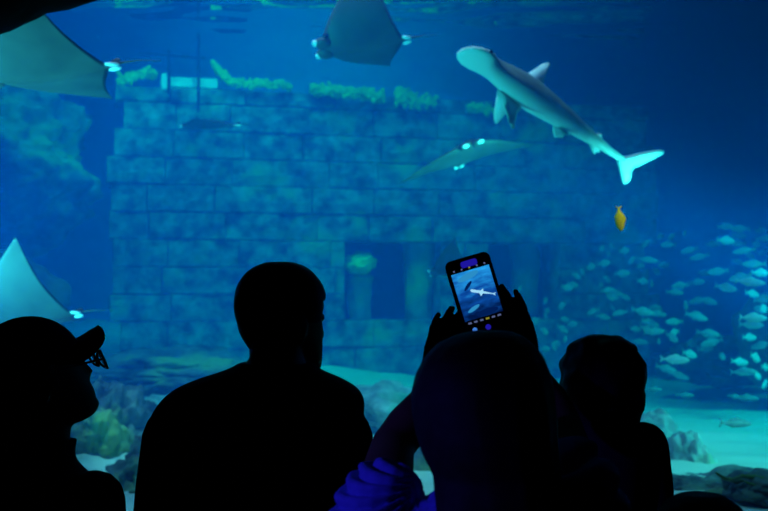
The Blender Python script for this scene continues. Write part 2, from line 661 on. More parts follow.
def lumpy_column(bm, px, py0, py1, halfw, out, amp=0.05, taper=None, seed=0):
    u, z1 = onwall(px, py0)
    _, z0 = onwall(px, py1)
    n, mm = 22, 26
    rings = []
    for j in range(mm + 1):
        t = j / mm
        z = z0 + (z1 - z0) * t
        r = halfw * (taper(t) if taper else 1.0)
        if j == 0 or j == mm: r *= 0.55
        ring = []
        for i in range(n):
            a = 2 * pi * i / n
            q = V((cos(a), sin(a), 0))
            nn = 1 + amp / halfw * noise.fractal(V((q.x * 1.5 + seed, q.y * 1.5, z * 3)), 0.8, 2, 4)
            ring.append(wall_pt(u + q.x * r * nn, z, out + q.y * r * 0.8 * nn))
        rings.append(ring)
    loft(bm, rings)


def pillar(px, py0, py1, halfw, out, label, taper=None, seed=0, base=None):
    bm = bmesh.new()
    lumpy_column(bm, px, py0, py1, halfw, out, 0.05, taper, seed)
    o = link('stone_pillar', bm, MAT['pillar'])
    tag(o, label, 'pillar', 'algae-covered pillars in the ruin openings')
    return o


pillar(365, 274, 334, 0.125, -0.28, 'narrow stone pillar under a green algae lump in the opening beside the man\'s head', None, 1)
pillar(424, 236, 334, 0.17, -0.28, 'wide algae-covered pillar at the right-hand jamb of the opening near the phone', lambda t: 0.75 + 0.35 * t, 5)
pillar(533, 238, 318, 0.16, -0.28, 'dim algae-covered pillar in the far opening right of the phone', lambda t: 0.8 + 0.25 * t, 9)
# green lump on the narrow pillar
bm = bmesh.new()
u_, z_ = onwall(364, 263)
bmesh.ops.create_icosphere(bm, subdivisions=4, radius=1.0)
for v in bm.verts:
    q = v.co.copy()
    nn = 1 + 0.22 * noise.fractal(q * 2.2, 0.8, 2, 4)
    v.co = wall_pt(u_ + q.x * 0.17 * nn, z_ + q.z * 0.125 * nn, -0.2 + q.y * 0.14 * nn)
tag(link('algae_lump', bm, MAT['algae']), 'rounded yellow-green algae lump on the narrow stone pillar', 'algae')

# algae growth on the wall's top ledge: uncountable tufts
def algae_run(name, pts, label, width, seed, n):
    r = random.Random(seed)
    bm = bmesh.new()
    for i in range(n):
        t = r.random() * (len(pts) - 1)
        k = int(t)
        f = t - k
        px = pts[k][0] * (1 - f) + pts[k + 1][0] * f
        py = pts[k][1] * (1 - f) + pts[k + 1][1] * f
        py += r.gauss(0, width)
        u, z = onwall(px, py)
        s = r.uniform(0.010, 0.026)
        a = r.uniform(0, pi)
        c = wall_pt(u, z, 0.06 + r.uniform(0, 0.04))
        ellipsoid(bm, c, s * r.uniform(0.8, 1.6), s * 0.6, s, M.Rotation(a, 3, 'Y'), 7, 4)
    tag(link(name, bm, MAT['algae']), label, 'algae', None, 'stuff')


algae_run('ledge_algae', [(310, 91), (330, 92), (360, 95), (382, 98)], 'bright yellow-green algae growing along the top of the block wall', 2.4, 1, 520)
algae_run('tuft_algae', [(394, 101), (398, 96), (403, 100), (412, 103), (436, 104)], 'ragged algae tuft on the block wall below the shark', 3.4, 2, 330)
algae_run('trailing_algae', [(212, 66), (222, 76), (232, 84), (256, 85), (290, 88)], 'thin pale algae trailing from the hung plank to the wall top', 2.0, 4, 260)
algae_run('spot_algae', [(466, 109), (480, 110), (497, 112)], 'faint algae streak on the block wall under the shark\'s belly', 2.2, 5, 110)
algae_run('corner_algae', [(118, 82), (130, 80), (146, 74), (156, 76)], 'dull green algae high on the block wall behind the biggest ray', 2.6, 6, 160)

# ------------------------------------------------------------------ hung plank and poles in front of the wall
def wall_mesh_box(bm, px0, py0, px1, py1, out0, out1):
    u0, z1 = onwall(px0, py0)
    u1, z0 = onwall(px1, py1)
    c = []
    for o in (out0, out1):
        c += [wall_pt(u0, z0, o), wall_pt(u1, z0, o), wall_pt(u1, z1, o), wall_pt(u0, z1, o)]
    vs = [bm.verts.new(p) for p in c]
    for f in ((0, 1, 2, 3), (7, 6, 5, 4), (0, 4, 5, 1), (1, 5, 6, 2), (2, 6, 7, 3), (3, 7, 4, 0)):
        bm.faces.new([vs[i] for i in f])


u_, z_ = onwall(190, 118)
root = empty('mooring_frame', wall_pt(u_, z_, 0.35), 'pale plank slung between two dark poles high on the block wall', 'underwater frame')


def child_of(root, name, bm, mat, smooth=False):
    for v in bm.verts:
        v.co -= root.location
    return link(name, bm, mat, root, smooth)


bm = bmesh.new()
wall_mesh_box(bm, 160, 83, 215, 94, 0.22, 0.34)
child_of(root, 'plank', bm, MAT['plank'])
bm = bmesh.new()
wall_mesh_box(bm, 161, 81, 166, 96, 0.345, 0.40)
child_of(root, 'end_cap', bm, MAT['ray_white'])
for (px, a, c) in ((168, 60, 100), (196.5, 44, 118)):
    bm = bmesh.new()
    u0, z1 = onwall(px, a)
    u1, z0 = onwall(px, c)
    tube(bm, [wall_pt(u0, z1, 0.42), wall_pt(u0, z0, 0.42)], 0.016, 10)
    child_of(root, 'pole', bm, MAT['pole'], True)
bm = bmesh.new()
u0, z1 = onwall(140, 62)
u1, z0 = onwall(202, 67)
tube(bm, [wall_pt(u0, z1, 0.43), wall_pt(u1, z0, 0.43)], 0.011, 10)
child_of(root, 'crossbar', bm, MAT['pole'], True)


# ------------------------------------------------------------------ rocks
def rock(c, r, mat, label, seed, name='reef_rock', amp=0.35, freq=1.2, cat='rock', sub=5, sharp=0.0, group=None):
    bm = bmesh.new()
    bmesh.ops.create_icosphere(bm, subdivisions=sub, radius=1.0)
    off = V((seed * 7.3, seed * 1.7, seed * 3.1))
    for v in bm.verts:
        q = v.co.copy()
        n1 = noise.fractal(q * freq + off, 0.9, 2.1, 5)
        n2 = 1 - abs(noise.noise(q * freq * 1.6 + off)) * 2
        k = 1 + amp * n1 + sharp * n2
        v.co = V((q.x * r[0] * k, q.y * r[1] * k, q.z * r[2] * k))
    o = link(name, bm, mat, loc=c)
    return tag(o, label, cat, group)


def rock_px(px0, py0, px1, py1, Y, depth, mat, label, seed, **kw):
    a, b_ = P(px0, py1, Y), P(px1, py0, Y)
    c = (a + b_) / 2
    return rock(c, ((b_.x - a.x) / 2, depth, (b_.z - a.z) / 2), mat, label, seed, **kw)


# big rock face beyond the top-corner ray
rock_px(-170, 82, 92, 262, 10.5, 0.9, MAT['rock'], 'tall algae-mottled rock face below the biggest ray', 1, name='reef_cliff', amp=0.28, freq=1.8, sub=6)
rock_px(-190, 235, 60, 400, 8.6, 0.5, MAT['rock_dark'], 'dark rock foot beyond the raised ray wing near the cap', 2, name='reef_boulder', amp=0.25, sub=5)
# reef along the foot of the wall
rock_px(70, 350, 262, 402, 9.0, 0.8, MAT['rock'], 'long low reef ledge along the foot of the block wall', 3, name='reef_ledge', amp=0.3, freq=1.8, sub=6)
rock_px(60, 385, 150, 500, 6.6, 0.45, MAT['rock'], 'tall craggy rock between the capped person and the man', 4, amp=0.4, freq=1.7, sub=6)
rock_px(110, 440, 200, 545, 5.6, 0.4, MAT['rock'], 'lower rock close to the glass beside the man\'s shoulder', 5, amp=0.4, freq=1.7, sub=6)
rock_px(120, 395, 190, 450, 7.9, 0.4, MAT['rock_pale'], 'pale rounded rock behind the craggy rock', 6, amp=0.35)
rock_px(330, 385, 440, 440, 7.6, 0.5, MAT['rock_pale'], 'pale flat rock between the man and the raised arm', 7, amp=0.35, freq=1.6)
rock_px(395, 440, 470, 520, 6.0, 0.35, MAT['rock'], 'rock glimpsed through the gap under the raised arm', 8)
# right-hand group
rock_px(664, 335, 790, 388, 9.8, 0.45, MAT['rock_dark'], 'dark reef mound at the back of the bright sand', 9, amp=0.3, freq=1.7, sub=6)
rock_px(746, 290, 860, 392, 8.8, 0.4, MAT['rock_dark'], 'dark rock at the edge of view beneath the dense shoal', 10, amp=0.3, sub=5)
rock_px(620, 414, 688, 520, 6.5, 0.30, MAT['rock_pale'], 'rounded boulder beside the short-haired child\'s shoulder', 11, amp=0.25, freq=1.3, sub=5)
rock_px(664, 432, 714, 520, 5.9, 0.26, MAT['rock_pale'], 'steep pointed boulder leaning against the rounded boulder', 12, amp=0.25, freq=1.3, sub=5)
rock_px(640, 474, 800, 530, 5.2, 0.35, MAT['rock'], 'flat rubble ledge at the near edge of the sand', 13, name='reef_ledge', amp=0.35, freq=2.0, sub=6)
rock_px(722, 472, 800, 505, 4.9, 0.2, MAT['rock_dark'], 'dark flat stone on the rubble ledge', 14, amp=0.35, freq=1.8)

# small drooping weed on the ledge
bm = bmesh.new()
for pts in (((716, 473), (724, 478), (736, 481), (750, 482), (768, 483)), ((730, 480), (742, 476), (754, 477), (768, 480)), ((745, 482), (756, 486), (775, 487))):
    tube(bm, [P(x, y, 4.75 + 0.03 * i) for i, (x, y) in enumerate(pts)], [0.005, 0.009, 0.011, 0.010, 0.008][:len(pts)], 8)
tag(link('seaweed', bm, MAT['weed']), 'olive weed strands lying on the rubble ledge', 'seaweed')


# ------------------------------------------------------------------ rays
def ray_mesh(thL, thR, curve=1.0):
    """cownose ray, nose +X, left wing +Y, back +Z; wing bend angles in radians; span 1 m"""
    bm = bmesh.new()
    N, K = 22, 20
    half = 0.52

    def le(s): return 0.30 - 0.05 * s - 0.31 * s ** 1.6
    def te(s): return -0.21 + 0.13 * s + 0.02 * s ** 2 + 0.03 * sin(pi * s)

    cols = []
    for side, th in ((1, thL), (-1, thR)):
        y = z = 0.0
        prev = 0.0
        out = []
        for i in range(N + 1):
            s = i / N
            ang = th * min(1.0, (s * 1.6) ** curve)
            if i:
                y += cos(ang) * half / N
                z += sin(ang) * half / N
            out.append((s, side * y, z, ang * side))
        cols.append(out)
    seq = list(reversed(cols[1]))[:-1] + cols[0]
    rings = []
    for (s, y, z, ang) in seq:
        T = 0.050 * (1 - s) ** 1.3 + 0.030 * exp(-(s / 0.16) ** 2) + 0.004 * (1 - s) + 0.0012
        x0, x1 = le(s), te(s)
        if x0 - x1 < 0.01: x0 = x1 + 0.01
        ring = []
        nrm = V((0, -sin(ang), cos(ang)))
        for k in range(2 * K):
            if k <= K:
                t = k / K; up = 1.0
            else:
                t = (2 * K - k) / K; up = -0.7
            tt = t ** 1.0
            prof = (2.2 * sqrt(max(tt, 0)) * (1 - tt) ** 0.9)
            ring.append(V((x0 + (x1 - x0) * tt, y, z)) + nrm * (up * T * prof * 0.75))
        rings.append(ring)
    rs = loft(bm, rings)
    for f in bm.faces:
        pass
    # belly faces
    for a, b_ in zip(rs, rs[1:]):
        pass
    bm.faces.ensure_lookup_table()
    n2 = 2 * K
    idx = 0
    for f in bm.faces:
        if len(f.verts) == 4:
            k = idx % n2
            f.material_index = 1 if k >= K else 0
            idx += 1
    # two-lobed snout
    for s in (-1, 1):
        ellipsoid(bm, (0.285, s * 0.045, -0.012), 0.055, 0.045, 0.026, None, 12, 8, mat=1)
    # whip tail
    tube(bm, [(-0.19, 0, 0.005), (-0.26, 0.005, 0.01), (-0.33, 0.015, 0.01), (-0.42, 0.02, 0.0)], [0.012, 0.005, 0.002, 0.0008], 8, mat=0)
    # dorsal fin at the tail root
    ellipsoid(bm, (-0.23, 0, 0.018), 0.024, 0.005, 0.013, M.Rotation(0.4, 3, 'Y'), 10, 6, mat=0)
    return bm


def make_ray(px, py, Y, fwd, up, size, thL, thR, label, curve=1.0, pelvic=True):
    loc = P(px, py, Y)
    f = V(fwd).normalized()
    u = V(up)
    u = (u - f * u.dot(f)).normalized()
    l = u.cross(f)
    rot = M((f, l, u)).transposed()
    root = bpy.data.objects.new('ray', None)
    root.empty_display_size = 0.1
    root.matrix_world = M.Translation(loc) @ rot.to_4x4() @ M.Scale(size, 4)
    COL.objects.link(root)
    tag(root, label, 'ray', 'rays gliding through the tank')
    bm = ray_mesh(thL, thR, curve)
    link('body', bm, [MAT['ray_top'], MAT['ray_belly']], root)
    if pelvic:
        for s in (-1, 1):
            bm = bmesh.new()
            ellipsoid(bm, (-0.225, s * 0.022, -0.002), 0.030, 0.014, 0.007, M.Rotation(s * 0.35, 3, 'Z'), 12, 8)
            link('pelvic_fin', bm, MAT['ray_white'], root)['label'] = 'white-tipped pelvic fin'
    for s in (-1, 1):
        bm = bmesh.new()
        ellipsoid(bm, (0.262, s * 0.088, 0.004), 0.017, 0.014, 0.014, None, 10, 8)
        link('eye', bm, MAT['eye'], root)['label'] = 'round black eye'
        bm = bmesh.new()
        ellipsoid(bm, (0.325, s * 0.055, -0.018), 0.022, 0.028, 0.014, None, 10, 8)
        link('head_lobe', bm, MAT['ray_white'], root)['label'] = 'snout lobe with its highlight painted white'  # bright glint on the snout, put in as white colour
    return root


make_ray(58, 70, 4.9, (-1, 0.05, -0.06), (0, 0.20, 0.98), 1.16, R(12), R(11), 'biggest ray, pale belly showing, under the dark rock corner of the window', 0.5)
make_ray(370, 43, 6.3, (-1, 0.12, -0.06), (0.0, 0.5, 0.86), 0.98, R(48), R(32), 'ray with one wing raised out of view, swimming ahead of the shark', 0.5)
make_ray(36, 316, 5.6, (-1, 0.1, -0.05), (0, 0.42, 0.9), 1.0, R(30), R(26), 'ray with a pointed raised wing just above the cap', 0.5)
make_ray(464, 157, 7.2, (0.10, -0.96, 0.20), (-0.33, 0.20, 0.92), 0.95, R(-8), R(-6), 'ray seen edge-on, gliding below the shark', 1.0)
make_ray(216, 125, 8.0, (-1, 0.3, 0.05), (0.05, -0.10, 1), 0.80, R(4), R(4), 'small dark-backed ray seen edge-on under the hung plank')
make_ray(456, 272, 8.2, (-1, 0.3, 0.0), (0, 0.45, 0.9), 0.62, R(34), R(28), 'distant pale ray with a raised wing, half hidden behind the phone', 0.5)


# ------------------------------------------------------------------ shark
def make_shark():
    head = P(463, 49, 5.3)
    tail = P(619, 161, 5.9)
    L = (tail - head).length
    fx = (tail - head).normalized()
    up = V((0.45, 0.36, 0.82))
    up = (up - fx * up.dot(fx)).normalized()
    side = up.cross(fx)
    rot = M((fx, side, up)).transposed()
    root = bpy.data.objects.new('shark', None)
    root.matrix_world = M.Translation(head) @ rot.to_4x4() @ M.Scale(L, 4)
    COL.objects.link(root)
    tag(root, 'pale shovel-headed shark with raised fins, tail towards the yellow fish', 'shark')
    bm = bmesh.new()
    # x, half width, half height, z centre, y centre
    prof = [(0.0, 0.018, 0.006, 0.0, 0), (0.010, 0.055, 0.014, 0, 0), (0.035, 0.084, 0.024, 0, 0), (0.07, 0.098, 0.031, 0.0, 0), (0.105, 0.090, 0.037, 0.001, 0),
            (0.14, 0.062, 0.044, 0.002, 0), (0.18, 0.053, 0.048, 0.003, 0), (0.25, 0.060, 0.060, 0.003, 0), (0.33, 0.068, 0.070, 0.004, 0),
            (0.42, 0.066, 0.071, 0.003, 0), (0.52, 0.057, 0.062, 0.004, 0), (0.62, 0.046, 0.051, 0.006, 0), (0.72, 0.034, 0.040, 0.008, 0),
            (0.82, 0.024, 0.029, 0.010, 0), (0.91, 0.016, 0.021, 0.012, 0), (0.98, 0.011, 0.018, 0.016, 0), (1.03, 0.006, 0.012, 0.022, 0)]
    rings = []
    n = 28
    for (x, ww, hh, zc, yc) in prof:
        bend = -0.05 * sin(pi * min(1, x)) * 0.3
        rings.append([V((x, bend + ww * cos(2 * pi * k / n), zc + hh * sin(2 * pi * k / n))) for k in range(n)])
    loft(bm, rings)
    bmesh.ops.subdivide_edges(bm, edges=bm.edges[:], cuts=1, use_grid_fill=True, smooth=0.6)
    link('body', bm, MAT['shark'], root)

    def fin(name, outline, thick, place, parent=root, mat='shark_fin', label=None):
        """outline: (a,b) pairs from root leading edge round to root trailing edge; lens-shaped section"""
        bm = bmesh.new()
        cx = sum(p[0] for p in outline) / len(outline)
        cy = sum(p[1] for p in outline) / len(outline)
        ring = [bm.verts.new(place(a, b_, 0)) for a, b_ in outline]
        inner = []
        for sgn in (1, -1):
            inner.append([bm.verts.new(place(cx + (a - cx) * 0.6, (b_ * 0.72 + 0.02 * cy), sgn * thick)) for a, b_ in outline])
        nn = len(ring)
        for i in range(nn):
            j = (i + 1) % nn
            bm.faces.new((ring[i], ring[j], inner[0][j], inner[0][i]))
            bm.faces.new((ring[j], ring[i], inner[1][i], inner[1][j]))
        bm.faces.new(inner[0])
        bm.faces.new(inner[1][::-1])
        o = link(name, bm, MAT[mat], parent)
        if label:
            o['label'] = label
        return o

    # dorsal: tall, swept
    fin('dorsal_fin', [(0.32, 0.05), (0.37, 0.115), (0.415, 0.180), (0.445, 0.205), (0.458, 0.198), (0.450, 0.155), (0.450, 0.115), (0.475, 0.066), (0.45, 0.05)],
        0.010, lambda a, b_, t: V((a, t, b_)), label='tall pale dorsal fin')
    fin('second_dorsal_fin', [(0.80, 0.025), (0.83, 0.055), (0.855, 0.066), (0.86, 0.05), (0.885, 0.036), (0.86, 0.025)], 0.005, lambda a, b_, t: V((a, t, b_)))
    fin('anal_fin', [(0.79, -0.015), (0.825, -0.04), (0.85, -0.05), (0.85, -0.035), (0.875, -0.022), (0.85, -0.012)], 0.005, lambda a, b_, t: V((a, t, b_)))
    for s in (1, -1):
        fin('pectoral_fin', [(0.225, 0.035), (0.27, 0.10), (0.315, 0.165), (0.345, 0.185), (0.352, 0.17), (0.345, 0.12), (0.345, 0.09), (0.36, 0.05), (0.33, 0.03)],
            0.008, (lambda s: lambda a, b_, t: V((a + 0.02, s * b_ * (0.72 if s > 0 else 0.02), -0.03 - b_ * (0.55 if s > 0 else 0.85) + t)))(s), label='broad pale pectoral fin')
        fin('pelvic_fin', [(0.575, 0.02), (0.60, 0.055), (0.625, 0.075), (0.64, 0.062), (0.66, 0.05), (0.66, 0.02)],
            0.005, (lambda s: lambda a, b_, t: V((a, s * b_ * 0.45, -0.03 - b_ * 0.62 + t)))(s))
        bm = bmesh.new()
        ellipsoid(bm, (0.075, s * 0.098, 0.005), 0.010, 0.007, 0.009, None, 10, 8)
        link('eye', bm, MAT['eye'], root)['label'] = 'small dark eye at the edge of the head'
    # caudal fin: long upper lobe, short lower lobe
    fin('tail_fin', [(0.975, 0.012), (1.04, 0.050), (1.11, 0.105), (1.18, 0.155), (1.235, 0.190), (1.262, 0.198), (1.262, 0.180), (1.215, 0.130), (1.15, 0.065), (1.085, 0.015),
                     (1.075, -0.01), (1.082, -0.045), (1.080, -0.078), (1.062, -0.088), (1.030, -0.055), (0.985, -0.008)],
        0.006, lambda a, b_, t: V((a, t, b_)), label='pale tail fin with a long upper lobe')
    return root


make_shark()


# ------------------------------------------------------------------ fish
def fish_mesh(deep=0.30, thick=0.13):
    """fish 1 unit long, nose +X, back +Z"""
    bm = bmesh.new()
    n = 14
    prof = [(0.5, 0.02), (0.47, 0.22), (0.40, 0.52), (0.30, 0.80), (0.16, 0.98), (0.02, 1.0), (-0.12, 0.88), (-0.24, 0.62), (-0.33, 0.34), (-0.385, 0.2), (-0.41, 0.2)]
    rings = []
    for x, h in prof:
        rings.append([V((x, h ** 0.9 * thick / 2 * cos(2 * pi * k / n), h * deep / 2 * sin(2 * pi * k / n) - 0.01)) for k in range(n)])
    loft(bm, rings)

    def plate(pts, t=0.012):
        top = [bm.verts.new((x, t / 2 + dy, z)) for x, dy, z in pts]
        bot = [bm.verts.new((x, -t / 2 + dy, z)) for x, dy, z in pts]
        bm.faces.new(top)
        bm.faces.new(bot[::-1])
        for i in range(len(pts)):
            j = (i + 1) % len(pts)
            bm.faces.new((top[i], bot[i], bot[j], top[j]))
    plate([(-0.39, 0, 0.02), (-0.44, 0, 0.07), (-0.53, 0, 0.15), (-0.50, 0, 0.07), (-0.47, 0, 0.0), (-0.50, 0, -0.07), (-0.53, 0, -0.15), (-0.44, 0, -0.07), (-0.39, 0, -0.04)])
    plate([(0.16, 0, deep * .47), (0.02, 0, deep * .5 + .05), (-0.14, 0, deep * .42 + .02), (-0.27, 0, deep * .25), (-0.1, 0, deep * .36)])
    plate([(0.02, 0, -deep * .48), (-0.10, 0, -deep * .5 - .03), (-0.27, 0, -deep * .27), (-0.1, 0, -deep * .36)])
    for s in (1, -1):
        plate([(0.18, s * thick * .48, -0.02), (0.08, s * (thick * .5 + .05), -0.06), (0.06, s * (thick * .5 + .04), -0.10), (0.15, s * thick * .45, -0.06)], 0.008)
    return bm


bm = fish_mesh()
bm2 = bmesh.new()
FISH_ME = bpy.data.meshes.new('shoal_fish')
bmesh.ops.recalc_face_normals(bm, faces=bm.faces)
bm.to_mesh(FISH_ME)
bm.free()
bm2.free()
FISH_ME.materials.append(MAT['fish'])
for p in FISH_ME.polygons: p.use_smooth = True
bm = fish_mesh(0.24, 0.12)
FISH_DARK = bpy.data.meshes.new('grey_fish')
bmesh.ops.recalc_face_normals(bm, faces=bm.faces)
bm.to_mesh(FISH_DARK)
bm.free()
FISH_DARK.materials.append(MAT['fish_dark'])
for p in FISH_DARK.polygons: p.use_smooth = True

A4 = [(445,58,50),(520,70,85),(520,105,90),(630,80,80),(650,120,70),(605,148,65),(385,150,90),(450,130,110),(510,145,60),(115,110,55),(172,110,60),(152,152,62),
      (238,95,24),(42,145,24),(262,180,75),(312,213,90),(540,182,110),(640,190,80),(575,210,70),(510,240,80),(590,250,110),(55,230,90),(15,260,60),(130,255,75),
      (95,288,60),(335,295,70),(405,288,105),(520,318,85),(625,295,110),(575,342,150),(305,342,50),(450,370,80),(25,337,70),(70,348,34),(215,360,100),(190,395,70),
      (585,402,100),(640,430,60),(305,437,85),(360,440,75),(243,455,36),(640,480,70),(290,503,80),(90,475,36)]
A3 = [(418,172,45),(470,158,45),(455,200,35),(532,182,32),(574,230,26),(430,247,42),(362,265,30),(318,290,40),(290,312,30),(523,297,58),(272,355,32),(240,370,45),
      (445,328,60),(415,360,45),(450,385,60),(490,400,65),(470,420,40),(540,422,70),(130,437,35),(140,490,40),(214,463,25),(372,492,50),(475,475,45),(510,500,70),(0,378,25)]
A6 = [(132,162,30),(75,184,38),(228,175,32),(268,200,38),(218,225,40),(124,235,30),(188,298,55),(175,315,40),(232,275,28),(130,325,34),(425,162,65),(630,135,110),
      (590,225,70),(650,185,60),(650,228,50),(540,287,30),(610,290,85)]
A5 = [(100,45,90),(95,15,34),(247,8,30),(300,58,105),(65,92,95),(185,85,105),(85,135,95),(185,140,75),(175,165,30),(107,185,30),(360,145,105),(375,190,110),(345,225,100),
      (275,195,80),(190,278,140),(265,250,90),(145,325,90),(210,360,80),(520,290,110),(540,340,110),(430,262,60),(590,65,150),(580,100,90),(640,20,70),(570,165,100),
      (628,205,80),(600,268,80),(652,318,80),(612,362,70),(648,402,70)]
shoal = [(638 + a / 5.108, 215 + b_ / 5.108, l / 5.108) for a, b_, l in A4] + [(520 + a / 5.108, 215 + b_ / 5.108, l / 5.108) for a, b_, l in A3] + \
        [(520 + a / 5.108, 285 + b_ / 5.108, l / 5.108) for a, b_, l in A6] + [(638 + a / 5.108, 305 + b_ / 5.108, l / 5.108) for a, b_, l in A5]
rnd = random.Random(11)
SIZE = 0.19
placed = []
for (px, py, l) in shoal:
    Y = min(10.3, max(6.6, F * SIZE / max(l, 14) * 0.95)) + rnd.uniform(-0.25, 0.25)
    if px > 640 and py > 325: Y = min(Y, 8.9)
    if px > 725 and py > 270: Y = min(Y, 8.1)
    if px < 600: Y = max(Y, 9.6 + rnd.uniform(-0.4, 0.4))
    full = F * SIZE / Y
    ratio = min(1.0, l / full)
    yaw = math.acos(max(0.2, ratio)) * rnd.choice((1, -1))
    size = SIZE * min(1.25, max(1.0, l / full))
    if rnd.random() < 0.25: yaw = pi - yaw
    o = bpy.data.objects.new('shoal_fish', FISH_ME)
    for dy in (0, -0.2, 0.2, -0.4, 0.4, -0.6, -0.8, -1.0):
        p_ = P(px, py, Y + dy)
        if all(abs(p_.y - q_.y) > 0.15 or (p_ - q_).length > 0.24 for q_ in placed): break
    placed.append(p_)
    o.location = p_
    o.rotation_euler = (rnd.uniform(-0.25, 0.25), rnd.uniform(-0.1, 0.28), yaw)
    o.scale = (size, size * 0.95, size * rnd.uniform(0.9, 1.1))
    COL.objects.link(o)
    if px < 597:
        tag(o, 'tiny silvery fish of the sparse shoal between the far opening and the child\'s hair', 'fish', 'sparse shoal by the far opening')
    elif py < 308:
        tag(o, 'silvery fish of the dense shoal drifting through the dark open water', 'fish', 'dense shoal in the dark water')
    else:
        tag(o, 'silvery fish of the lower shoal just above the reef mound and sand', 'fish', 'lower shoal above the reef mound')

for (px, py, l, Y, yaw, label) in ((736, 423, 34, 6.0, 0.15, 'grey fish hovering alone over the bright sand'),
                                   (654, 389, 18, 7.8, 0.2, 'faint grey fish low over the sand edge beside the child\'s head'),
                                   (685, 395, 20, 8.2, 0.1, 'faint grey fish above the sand in front of the dark reef mound'),
                                   (746, 398, 26, 7.6, 0.0, 'grey-blue fish at the shadowed far end of the sand'),
                                   (734, 396, 14, 8.0, 0.3, 'little grey fish trailing the grey-blue fish')):
    o = bpy.data.objects.new('grey_fish', FISH_DARK)
    o.location = P(px, py, Y)
    o.rotation_euler = (0, 0.04, yaw)
    s = l * Y / F
    o.scale = (s, s, s)
    COL.objects.link(o)
    tag(o, label, 'fish')

bm = fish_mesh(0.42, 0.24)
o = link('yellow_fish', bm, MAT['fish_yellow'])
o.location = P(620, 219, 4.35)
o.rotation_euler = (0, R(84), R(8))
s = 25 * 4.35 / F
o.scale = (s, s, s)
tag(o, 'bright yellow fish hanging nose down, alone in dark water', 'fish')


# ------------------------------------------------------------------ people
HEAD_RINGS = [(-0.114, .058, .022, .022), (-.104, .050, .042, .038), (-.085, .036, .060, .052), (-.06, .018, .078, .060), (-.03, .006, .090, .067), (0, .0, .096, .072),
              (.03, -.003, .0985, .0755), (.055, -.005, .096, .0755), (.078, -.007, .087, .069), (.097, -.008, .070, .056), (.111, -.008, .047, .038), (.119, -.008, .02, .017)]


def interp_rings(rows, m):
    out = []
    n = len(rows)
    for i in range(m + 1):
        t = i / m * (n - 1)
        k = min(n - 2, int(t))
        f = t - k
        a, b_ = rows[k], rows[k + 1]
        p0 = rows[max(0, k - 1)]
        p3 = rows[min(n - 1, k + 2)]
        row = []
        for q in range(len(a)):
            # Catmull-Rom
            v0, v1, v2, v3 = p0[q], a[q], b_[q], p3[q]
            row.append(0.5 * ((2 * v1) + (-v0 + v2) * f + (2 * v0 - 5 * v1 + 4 * v2 - v3) * f * f + (-v0 + 3 * v1 - 3 * v2 + v3) * f ** 3))
        out.append(row)
    return out


def head_shape(bm, T, grow=0.0, zmin=-1.0, features=True, lump=0.0):
    rings = []
    n = 44
    for (z, yc, ry, rx) in interp_rings(HEAD_RINGS, 36):
        if z < zmin: continue
        ring = []
        for k in range(n):
            a = 2 * pi * k / n
            x, y = rx * cos(a), yc + ry * sin(a)
            out = V((cos(a), sin(a), 0))
            if features and sin(a) > 0.2:
                g = lambda x0, s: exp(-((x - x0) / s) ** 2)
                gz = lambda z0, s: exp(-((z - z0) / s) ** 2)
                d = 0.0
                if -0.045 < z < 0.025:
                    tt = (0.025 - z) / 0.07
                    d += 0.026 * tt ** 0.8 * (1 if tt < 0.83 else (1 - tt) / 0.17) * g(0, 0.012 + 0.004 * tt)
                d -= 0.010 * (g(0.032, .015) + g(-0.032, .015)) * gz(0.012, 0.013)
                d += 0.004 * gz(0.034, 0.01) * (g(0.03, .022) + g(-.03, .022))
                d += 0.007 * gz(-0.056, 0.007) * g(0, 0.022) + 0.007 * gz(-0.071, 0.007) * g(0, 0.02)
                d += 0.007 * gz(-0.098, 0.012) * g(0, 0.018)
                y += d
            p = V((x, y, z)) + out * grow + V((0, 0, grow * (1 if z > 0.09 else 0)))
            if lump:
                p += out * lump * noise.noise(p * 22)
            ring.append(T @ p)
        rings.append(ring)
    loft(bm, rings)
    if features:
        for s in (-1, 1):
            c = T @ V((s * 0.078, -0.012, -0.004))
            R3 = T.to_3x3().normalized()
            sc = T.to_scale().x
            ellipsoid(bm, c, 0.010 * sc, 0.021 * sc, 0.034 * sc, R3 @ M.Rotation(s * 0.35, 3, 'Z'), 12, 8)


